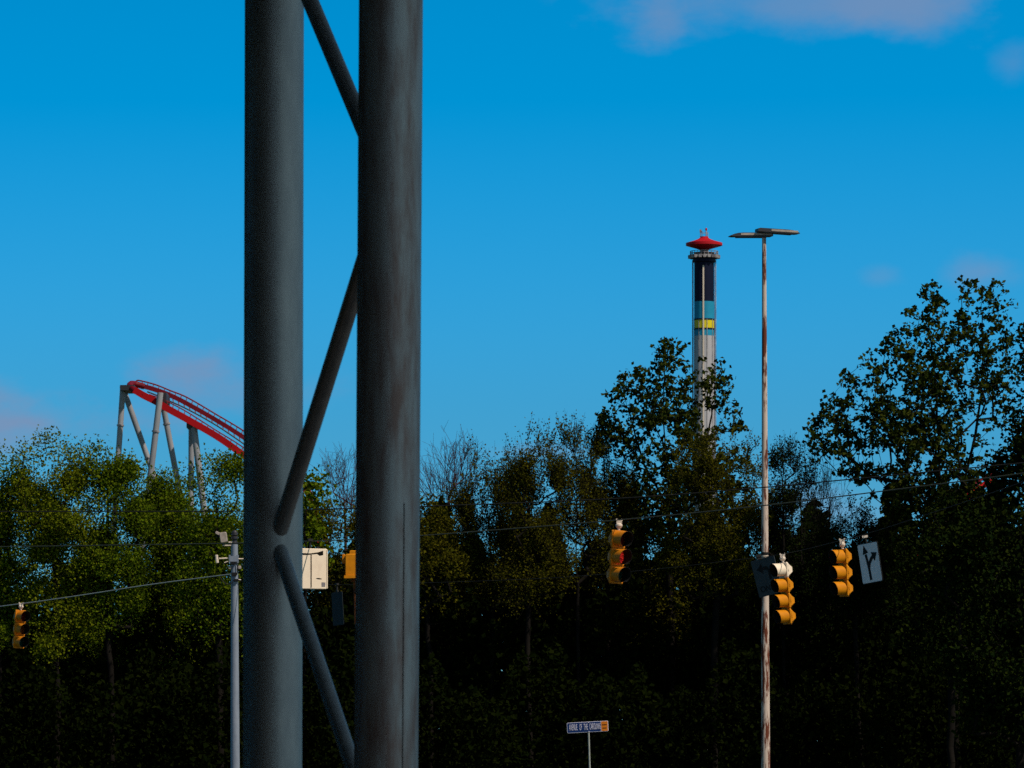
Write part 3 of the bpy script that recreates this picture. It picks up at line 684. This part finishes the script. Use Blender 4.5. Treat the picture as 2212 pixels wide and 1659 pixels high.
def tree(label, prof, D, ncl, style='broad', leaf=.13, per=14, sig=.24, lm='lf_mid', bm='bark', trunk=None, depth=.8, lobes=14, lobe_r=.34, seed=1,
         group='trees along the far side of the road', name='tree', twig=.006, shoot=1.0, cat='tree', fill=.25, gaps=()):
    rng = np.random.default_rng(seed); D = 87 + (D - 87) / K; s = D / F; Y = D * K
    prof = np.array(prof, float); ys, xl, xr = prof.T
    base_x = trunk[0][-1][0] if trunk else (xl[-1] + xr[-1]) / 2
    o0 = np.array([(base_x - XC) * s, Y, 0.])
    hw = lambda y: (np.interp(y, ys, xr) - np.interp(y, ys, xl)) / 2 * s
    cx = lambda y: ((np.interp(y, ys, xr) + np.interp(y, ys, xl)) / 2 - XC) * s
    zy = lambda z: YH - (z - EYE) / s
    z0, z1 = EYE + (YH - ys[-1]) * s, EYE + (YH - ys[0]) * s
    def inside(p):
        y = zy(p[:, 2]); h = hw(np.clip(y, ys[0], ys[-1])); px = p[:, 0] / s + XC; ok = np.ones(len(p), bool)
        for gx, gy, gw, gh in gaps: ok &= ((px - gx) / gw) ** 2 + ((y - gy) / gh) ** 2 > 1      # openings between the limbs
        return ok & (y >= ys[0]) & (y <= ys[-1]) & ((p[:, 0] - cx(y)) ** 2 / np.maximum(h, .05) ** 2 + (p[:, 1] - Y) ** 2 / np.maximum(h * depth, .05) ** 2 <= 1.0)
    def sample(n):
        out = []; wmax = hw(ys).max()
        while len(out) < n:
            m = n * 6; p = np.stack([rng.uniform(-1, 1, m), rng.uniform(-1, 1, m), rng.uniform(z0, z1, m)], 1)
            h = hw(zy(p[:, 2])); k = (rng.uniform(0, 1, m) < .08 + (h / wmax) ** 1.6) & (p[:, 0] ** 2 + p[:, 1] ** 2 < 1)
            p[:, 0] = cx(zy(p[:, 2])) + p[:, 0] * h; p[:, 1] = Y + p[:, 1] * h * depth
            k &= inside(p); out += list(p[k])
        return np.array(out[:n])
    lc = sample(lobes); wm = hw(ys).max()
    lr = lobe_r * wm * rng.uniform(.7, 1.25, lobes)
    pts = []
    while len(pts) < ncl * (1 - fill):
        i = rng.integers(0, lobes, 400); d = unit(rng.normal(size=(400, 3))) * (rng.uniform(.2, 1, (400, 1)) ** .5)
        p = lc[i] + d * lr[i, None] * np.array([1, depth, 1.0]); p = p[inside(p)]; pts += list(p)
    cl = np.concatenate([np.array(pts[:int(ncl * (1 - fill))]), sample(int(ncl * fill) + 2)])
    # skeleton: leaders first, then every clump joined to the nearest lower wood
    nodes, par = [], []
    leaders = trunk or [[(np.interp(ys[0] * .75 + ys[-1] * .25, ys, (xl + xr) / 2), ys[0] * .85 + ys[-1] * .15), (base_x, ground_y(D))]]
    for ld in leaders:
        pl = np.array([[(x - XC) * s, Y, EYE + (YH - y) * s] for x, y in ld[::-1]])
        seg = np.linalg.norm(np.diff(pl, axis=0), axis=1); tt = np.concatenate([[0], np.cumsum(seg)])
        n = max(3, int(tt[-1] / .5)); q = np.linspace(0, tt[-1], n); pp = np.stack([np.interp(q, tt, pl[:, k]) for k in range(3)], 1)
        pp[1:, :2] += np.cumsum(rng.normal(scale=.025, size=(n - 1, 2)), axis=0)
        prev = -1
        if nodes: prev = int(np.argmin(np.linalg.norm(np.array(nodes) - pp[0], axis=1)))
        for k_, p in enumerate(pp):
            if k_ == 0 and nodes: continue
            nodes.append(p); par.append(prev); prev = len(nodes) - 1
    axis0 = np.array(nodes)[:, 2].min()
    order = np.argsort(np.linalg.norm(cl - np.array([cx(zy(z0)), Y, z0]), axis=1)); tips = []
    A = np.zeros((len(nodes) + len(cl) * 14, 3)); A[:len(nodes)] = nodes; n = len(nodes)
    for i in order:
        p = cl[i]; v = p - A[:n]; dist = np.linalg.norm(v, axis=1)
        cost = dist * (1 + .9 * np.clip(-(v[:, 2] / np.maximum(dist, .01)) + .35, 0, 2))
        j = int(np.argmin(cost)); st = A[j]; m = min(12, max(1, int(dist[j] / .5))); prev = j
        bow = rng.normal(scale=.05, size=3) * dist[j]; bow[2] -= .06 * dist[j]
        for k in range(1, m + 1):
            f = k / m; A[n] = st + (p - st) * f + bow * np.sin(np.pi * f); par.append(prev); prev = n; n += 1
        tips.append(prev)
    A = A[:n]; par = np.array(par); cnt = np.zeros(n); cnt[tips] += 1
    for i in range(n - 1, 0, -1):
        if par[i] >= 0: cnt[par[i]] += cnt[i]
    rad = twig * np.maximum(cnt, 1) ** .47
    e = np.nonzero(par >= 0)[0]
    p0, p1, r0, r1 = A[par[e]], A[e], np.minimum(rad[par[e]], rad[e] * 1.35), rad[e]
    lv = []
    out = unit(cl - np.array([cx(zy(z0)), Y, z0 + (z1 - z0) * .2]))
    if style == 'broad':
        for k in range(per): lv.append(cl + rng.normal(scale=sig, size=cl.shape) * np.array([1, 1, .8]))
        lv = np.concatenate(lv)
    else:
        nsh = 3; S0, S1 = [], []
        for k in range(nsh):
            d = unit(out * .7 + np.array([0, 0, .75]) + rng.normal(scale=.38, size=cl.shape)); Ls = shoot * rng.uniform(.5, 1.25, (len(cl), 1))
            mid = cl + d * Ls * .55; tip = mid + unit(d + rng.normal(scale=.25, size=cl.shape) + np.array([0, 0, .1])) * Ls * .45
            p0 = np.concatenate([p0, cl, mid]); p1 = np.concatenate([p1, mid, tip]); o_ = np.ones(len(cl)) * twig
            r0 = np.concatenate([r0, o_, o_ * .8]); r1 = np.concatenate([r1, o_ * .8, o_ * .45])
            if style == 'bare':
                for q in range(3):
                    b0 = cl + (tip - cl) * rng.uniform(.2, .9, (len(cl), 1)); b1 = b0 + unit(d + rng.normal(scale=.6, size=cl.shape)) * Ls * rng.uniform(.2, .45, (len(cl), 1))
                    p0 = np.concatenate([p0, b0]); p1 = np.concatenate([p1, b1]); r0 = np.concatenate([r0, o_ * .7]); r1 = np.concatenate([r1, o_ * .4])
            for q in range(per // nsh):
                f = rng.uniform(0, 1, (len(cl), 1)); b0 = np.where(f < .55, cl + (mid - cl) * f / .55, mid + (tip - mid) * (f - .55) / .45)
                lv.append(b0 + rng.normal(scale=sig, size=cl.shape))
        lv = np.concatenate(lv) if lv else np.zeros((0, 3))
    root = bpy.data.objects.new(name, None); root.location = o0; COL.objects.link(root); tag(root, label, cat, group)
    v, q = tubes(p0 - o0, p1 - o0, r0, r1, 5)
    o = bpy.data.objects.new('trunk', big_mesh('trunk', v, q, bm, True)); COL.objects.link(o); o.parent = root
    if len(lv):
        v, q = leaves(rng, lv - o0, leaf, .5, .8)
        o = bpy.data.objects.new('crown', big_mesh('crown', v, q, lm)); COL.objects.link(o); o.parent = root
    return root

G1, G2 = 'leafy trees massed on the left', 'scrubby trees in the middle of the tree line'
B = dict(style='broad')
# left mass
tree('yellow green leafy tree at the left border of the photo', [(945, -15, 30), (975, -50, 45), (1040, -90, 62), (1150, -110, 80), (1300, -90, 70), (1400, -70, 60)], 89, 567, lm='lf_mid', seed=11, leaf=.105, per=41, group=G1)
tree('broad yellow green tree with the tallest rounded crown of the left mass', [(925, 70, 105), (945, 52, 150), (975, 42, 196), (1030, 30, 215), (1120, 25, 225), (1230, 30, 215), (1340, 60, 190), (1420, 80, 160)], 88, 756, lm='lf_lime', seed=12, leaf=.105, per=44, group=G1)
tree('bright green tree just left of the coaster support legs', [(962, 202, 216), (978, 190, 262), (1000, 186, 294), (1060, 176, 304), (1130, 170, 315), (1250, 180, 310), (1360, 200, 290)], 88, 621, lm='lf_mid', seed=13, leaf=.105, per=43, group=G1)
tree('low green tree in front of the feet of the coaster legs', [(1022, 350, 372), (1035, 318, 392), (1055, 300, 400), (1090, 285, 408), (1150, 275, 415), (1240, 280, 415), (1340, 290, 400)], 92, 640, lm='lf_mid', seed=14, leaf=.105, per=43, group=G1)
tree('green tree with loose top leaves left of the dark columns', [(984, 436, 452), (992, 425, 528), (1005, 398, 552), (1050, 385, 575), (1130, 375, 590), (1250, 385, 580), (1370, 400, 560)], 87, 800, lm='lf_mid', seed=15, leaf=.105, per=35, group=G1)
tree('shaded green tree under the left mass near the silver wire', [(1110, 60, 160), (1160, -20, 250), (1260, -40, 280), (1400, -40, 280), (1520, -10, 260)], 92, 620, lm='lf_mid', seed=16, leaf=.105, per=41, group=G1)
tree('shaded green tree behind the blue grey pole', [(1100, 330, 480), (1150, 270, 560), (1260, 250, 600), (1400, 260, 600), (1520, 300, 560)], 92, 620, lm='lf_mid', seed=17, leaf=.105, per=41, group=G1)
# between and right of the columns
tree('small green tree with large loose leaves seen between the dark columns', [(1023, 655, 690), (1045, 636, 702), (1090, 590, 708), (1150, 580, 712), (1220, 590, 710)], 90, 210, lm='lf_mid', leaf=.17, per=14, seed=21, group=G2)
tree('olive brown tree behind the cream sign cabinet', [(1072, 650, 690), (1090, 630, 762), (1130, 615, 810), (1200, 610, 840), (1320, 640, 820), (1400, 660, 800)], 93, 520, lm='lf_olive', leaf=.11, per=30, seed=22, group=G2)
tree('leafless reddish tree seen between the dark columns', [(1012, 745, 762), (1028, 700, 778), (1080, 695, 800), (1150, 700, 800)], 108, 60, style='bare', bm='bark_red', shoot=1.3, twig=.009, per=0, seed=23, group=G2)
tree('leafless reddish tree just right of the dark columns', [(984, 935, 1000), (1010, 912, 1015), (1050, 900, 1025), (1110, 900, 1030), (1160, 910, 1020)], 104, 90, style='bare', bm='bark_red', shoot=1.3, twig=.009, per=0, seed=24, group=G2)
tree('short green tree at the right edge of the dark columns', [(1066, 905, 945), (1085, 880, 962), (1130, 860, 985), (1220, 850, 1010), (1330, 870, 1000)], 89, 420, lm='lf_olive', leaf=.12, per=26, seed=25, group=G2)
FE = dict(style='feather', leaf=.085, sig=.075, depth=.8, lobes=9)
tree('feathery olive tree with leaning yellowish shoots beside the leafless tree', [(990, 1010, 1035), (1005, 1012, 1085), (1040, 1012, 1110), (1100, 1000, 1130), (1200, 1000, 1140), (1290, 1020, 1120)], 90, 460, lm='lf_olive', per=66, shoot=1.25, seed=31, group=G2, **FE)
tree('feathery tree with the tallest thin twigs left of the red lit traffic light', [(945, 1148, 1160), (965, 1130, 1182), (1000, 1105, 1200), (1080, 1085, 1215), (1180, 1090, 1215), (1290, 1110, 1190)], 88, 460, lm='lf_olive', per=54, shoot=1.2, seed=32, group=G2, **FE)
tree('open see through tree with curved branches above the red lit traffic light', [(945, 1220, 1242), (965, 1195, 1272), (1010, 1185, 1300), (1070, 1190, 1315), (1150, 1200, 1320), (1240, 1220, 1310)], 89, 240, lm='lf_olive', per=33, shoot=1.0, seed=33, group=G2, **FE)
tree('low feathery tree tucked against the left side of the centre poplar', [(968, 1285, 1302), (990, 1262, 1335), (1060, 1258, 1365), (1150, 1265, 1380), (1260, 1270, 1370)], 91, 420, lm='lf_olive', per=54, shoot=.9, seed=34, group=G2, **FE)
tree('dense fine leaved olive tree in front of the centre poplar', [(940, 1500, 1590), (962, 1462, 1632), (1010, 1440, 1652), (1090, 1430, 1660), (1180, 1440, 1650), (1300, 1460, 1630)], 87, 800, lm='lf_olive', per=54, shoot=0.7, seed=35, group=G2, **FE)
tree('sparse dark twiggy tree close against the lamp pole', [(990, 1665, 1690), (1030, 1645, 1722), (1100, 1640, 1745), (1250, 1650, 1750)], 90, 240, lm='lf_dark', per=33, shoot=.9, seed=36, group=G2, **FE)
tree('thin upright dark tree between the lamp pole and the right hand poplar', [(968, 1706, 1732), (1000, 1690, 1765), (1060, 1690, 1775), (1130, 1680, 1790), (1230, 1690, 1790)], 92, 190, lm='lf_dark', per=21, shoot=1.0, seed=37, group=G2, **FE)
tree('nearly leafless twiggy tree under the left boughs of the right hand poplar', [(1030, 1770, 1810), (1070, 1745, 1830), (1130, 1740, 1830), (1200, 1750, 1830)], 96, 45, style='bare', bm='bark', per=0, shoot=1.0, twig=.007, seed=38, group=G2)
tree('low fine leaved dark tree above the straight and right arrow sign', [(1092, 1812, 1850), (1108, 1785, 1890), (1150, 1765, 1930), (1220, 1770, 1950), (1330, 1790, 1940)], 88, 420, lm='lf_dark', per=45, shoot=.8, seed=39, group=G2, **FE)
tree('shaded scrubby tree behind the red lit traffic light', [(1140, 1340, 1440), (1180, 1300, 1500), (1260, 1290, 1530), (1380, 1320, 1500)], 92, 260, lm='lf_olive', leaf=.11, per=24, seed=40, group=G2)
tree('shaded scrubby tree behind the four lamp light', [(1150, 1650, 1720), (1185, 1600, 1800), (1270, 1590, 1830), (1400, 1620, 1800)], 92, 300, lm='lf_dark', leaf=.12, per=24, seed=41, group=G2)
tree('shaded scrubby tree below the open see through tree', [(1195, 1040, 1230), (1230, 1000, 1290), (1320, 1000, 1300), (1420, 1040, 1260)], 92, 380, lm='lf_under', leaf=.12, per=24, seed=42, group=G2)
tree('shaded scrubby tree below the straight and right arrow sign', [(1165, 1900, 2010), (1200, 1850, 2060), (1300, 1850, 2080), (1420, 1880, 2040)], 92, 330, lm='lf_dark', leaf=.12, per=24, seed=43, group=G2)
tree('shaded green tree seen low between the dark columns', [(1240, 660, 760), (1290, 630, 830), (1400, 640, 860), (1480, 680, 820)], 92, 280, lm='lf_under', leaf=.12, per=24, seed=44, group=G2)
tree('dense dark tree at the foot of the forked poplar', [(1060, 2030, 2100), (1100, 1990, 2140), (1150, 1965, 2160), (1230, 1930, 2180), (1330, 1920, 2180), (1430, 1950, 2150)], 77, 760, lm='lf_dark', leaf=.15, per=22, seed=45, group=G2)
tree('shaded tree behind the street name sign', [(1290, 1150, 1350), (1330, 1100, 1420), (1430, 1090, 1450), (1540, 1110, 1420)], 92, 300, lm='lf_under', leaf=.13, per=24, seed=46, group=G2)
# the two poplars
PO = dict(style='broad', depth=.8, fill=.62, twig=.005)
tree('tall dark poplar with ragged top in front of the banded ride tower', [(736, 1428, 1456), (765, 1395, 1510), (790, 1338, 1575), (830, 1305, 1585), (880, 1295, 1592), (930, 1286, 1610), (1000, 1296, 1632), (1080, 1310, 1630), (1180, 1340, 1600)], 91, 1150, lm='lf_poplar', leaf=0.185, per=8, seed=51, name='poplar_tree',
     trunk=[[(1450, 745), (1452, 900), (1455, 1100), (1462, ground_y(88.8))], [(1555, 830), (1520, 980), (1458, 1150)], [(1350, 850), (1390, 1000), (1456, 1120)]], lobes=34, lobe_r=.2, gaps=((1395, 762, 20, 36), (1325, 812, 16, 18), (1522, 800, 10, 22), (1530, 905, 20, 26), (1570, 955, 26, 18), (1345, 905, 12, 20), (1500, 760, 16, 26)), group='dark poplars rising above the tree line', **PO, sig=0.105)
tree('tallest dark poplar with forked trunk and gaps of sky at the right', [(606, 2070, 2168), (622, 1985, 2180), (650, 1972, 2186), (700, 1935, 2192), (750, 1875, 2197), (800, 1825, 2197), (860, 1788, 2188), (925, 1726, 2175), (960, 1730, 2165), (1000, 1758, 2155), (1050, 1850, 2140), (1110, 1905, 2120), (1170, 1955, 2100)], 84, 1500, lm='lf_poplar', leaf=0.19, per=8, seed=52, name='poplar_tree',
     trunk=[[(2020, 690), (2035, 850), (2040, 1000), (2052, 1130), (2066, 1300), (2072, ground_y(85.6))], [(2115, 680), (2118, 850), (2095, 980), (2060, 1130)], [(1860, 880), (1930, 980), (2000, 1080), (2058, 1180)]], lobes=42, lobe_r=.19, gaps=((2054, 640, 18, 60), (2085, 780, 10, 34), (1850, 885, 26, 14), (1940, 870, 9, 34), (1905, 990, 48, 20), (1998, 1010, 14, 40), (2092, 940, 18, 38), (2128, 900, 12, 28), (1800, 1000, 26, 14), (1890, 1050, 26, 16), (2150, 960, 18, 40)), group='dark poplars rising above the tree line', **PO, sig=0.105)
# right border
tree('dense dark green tree cut by the right border of the photo', [(690, 2196, 2230), (725, 2188, 2270), (800, 2172, 2310), (900, 2150, 2350), (1000, 2140, 2370), (1150, 2120, 2370), (1300, 2130, 2350)], 77, 900, lm='lf_dark', leaf=.17, per=36, seed=61)
tree('low round black green tree at the lower right corner', [(1055, 2195, 2290), (1090, 2130, 2340), (1150, 2062, 2360), (1260, 2030, 2370), (1420, 2030, 2370), (1600, 2060, 2350)], 70, 1000, lm='lf_dark', leaf=.16, per=34, seed=62)

# dense undergrowth filling the wood behind and below the crowns
rng = np.random.default_rng(5)
def hedge(n, x0, x1, y0, y1, hfun, size):
    x = rng.uniform(x0, x1, n); h = hfun(x) * (1 + .10 * np.sin(x * 1.7) + .07 * np.sin(x * 4.1 + 1)); z = h * rng.uniform(0, 1, n) ** 1.05
    y = rng.uniform(y0, y1, n) + np.sin(x * 1.3) * .8 + np.sin(z * 1.6 + x) * .5
    return leaves(rng, np.stack([x, y, z], 1), size, .3, .85)
hf = lambda x: np.interp(x, [-40, -12, -9, -3, 0, 4, 10, 14, 18, 40], [7.4, 7.4, 7.4, 8.8, 9.2, 8.8, 8.8, 9.0, 9.5, 10])
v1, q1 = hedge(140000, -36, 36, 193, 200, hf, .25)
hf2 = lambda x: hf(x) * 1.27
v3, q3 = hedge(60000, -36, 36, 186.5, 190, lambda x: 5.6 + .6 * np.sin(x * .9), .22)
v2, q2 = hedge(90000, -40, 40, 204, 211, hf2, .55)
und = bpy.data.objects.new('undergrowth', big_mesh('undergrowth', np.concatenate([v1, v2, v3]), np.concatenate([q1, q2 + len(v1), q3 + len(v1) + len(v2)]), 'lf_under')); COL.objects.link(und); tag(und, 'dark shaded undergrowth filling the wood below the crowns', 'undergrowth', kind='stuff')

# an unseen wood added beside and behind the camera to darken the steel tower
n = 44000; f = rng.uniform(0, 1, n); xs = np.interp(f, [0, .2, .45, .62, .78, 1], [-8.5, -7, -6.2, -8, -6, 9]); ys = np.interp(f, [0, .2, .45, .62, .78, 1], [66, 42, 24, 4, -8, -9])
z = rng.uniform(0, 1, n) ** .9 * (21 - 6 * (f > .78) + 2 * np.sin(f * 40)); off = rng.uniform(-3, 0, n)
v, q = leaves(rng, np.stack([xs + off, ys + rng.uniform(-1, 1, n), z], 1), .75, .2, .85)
wd = bpy.data.objects.new('woods', big_mesh('woods', v, q, 'lf_dark')); COL.objects.link(wd); tag(wd, 'unseen dark wood added to darken the sides of the steel tower', 'woods', kind='stuff')
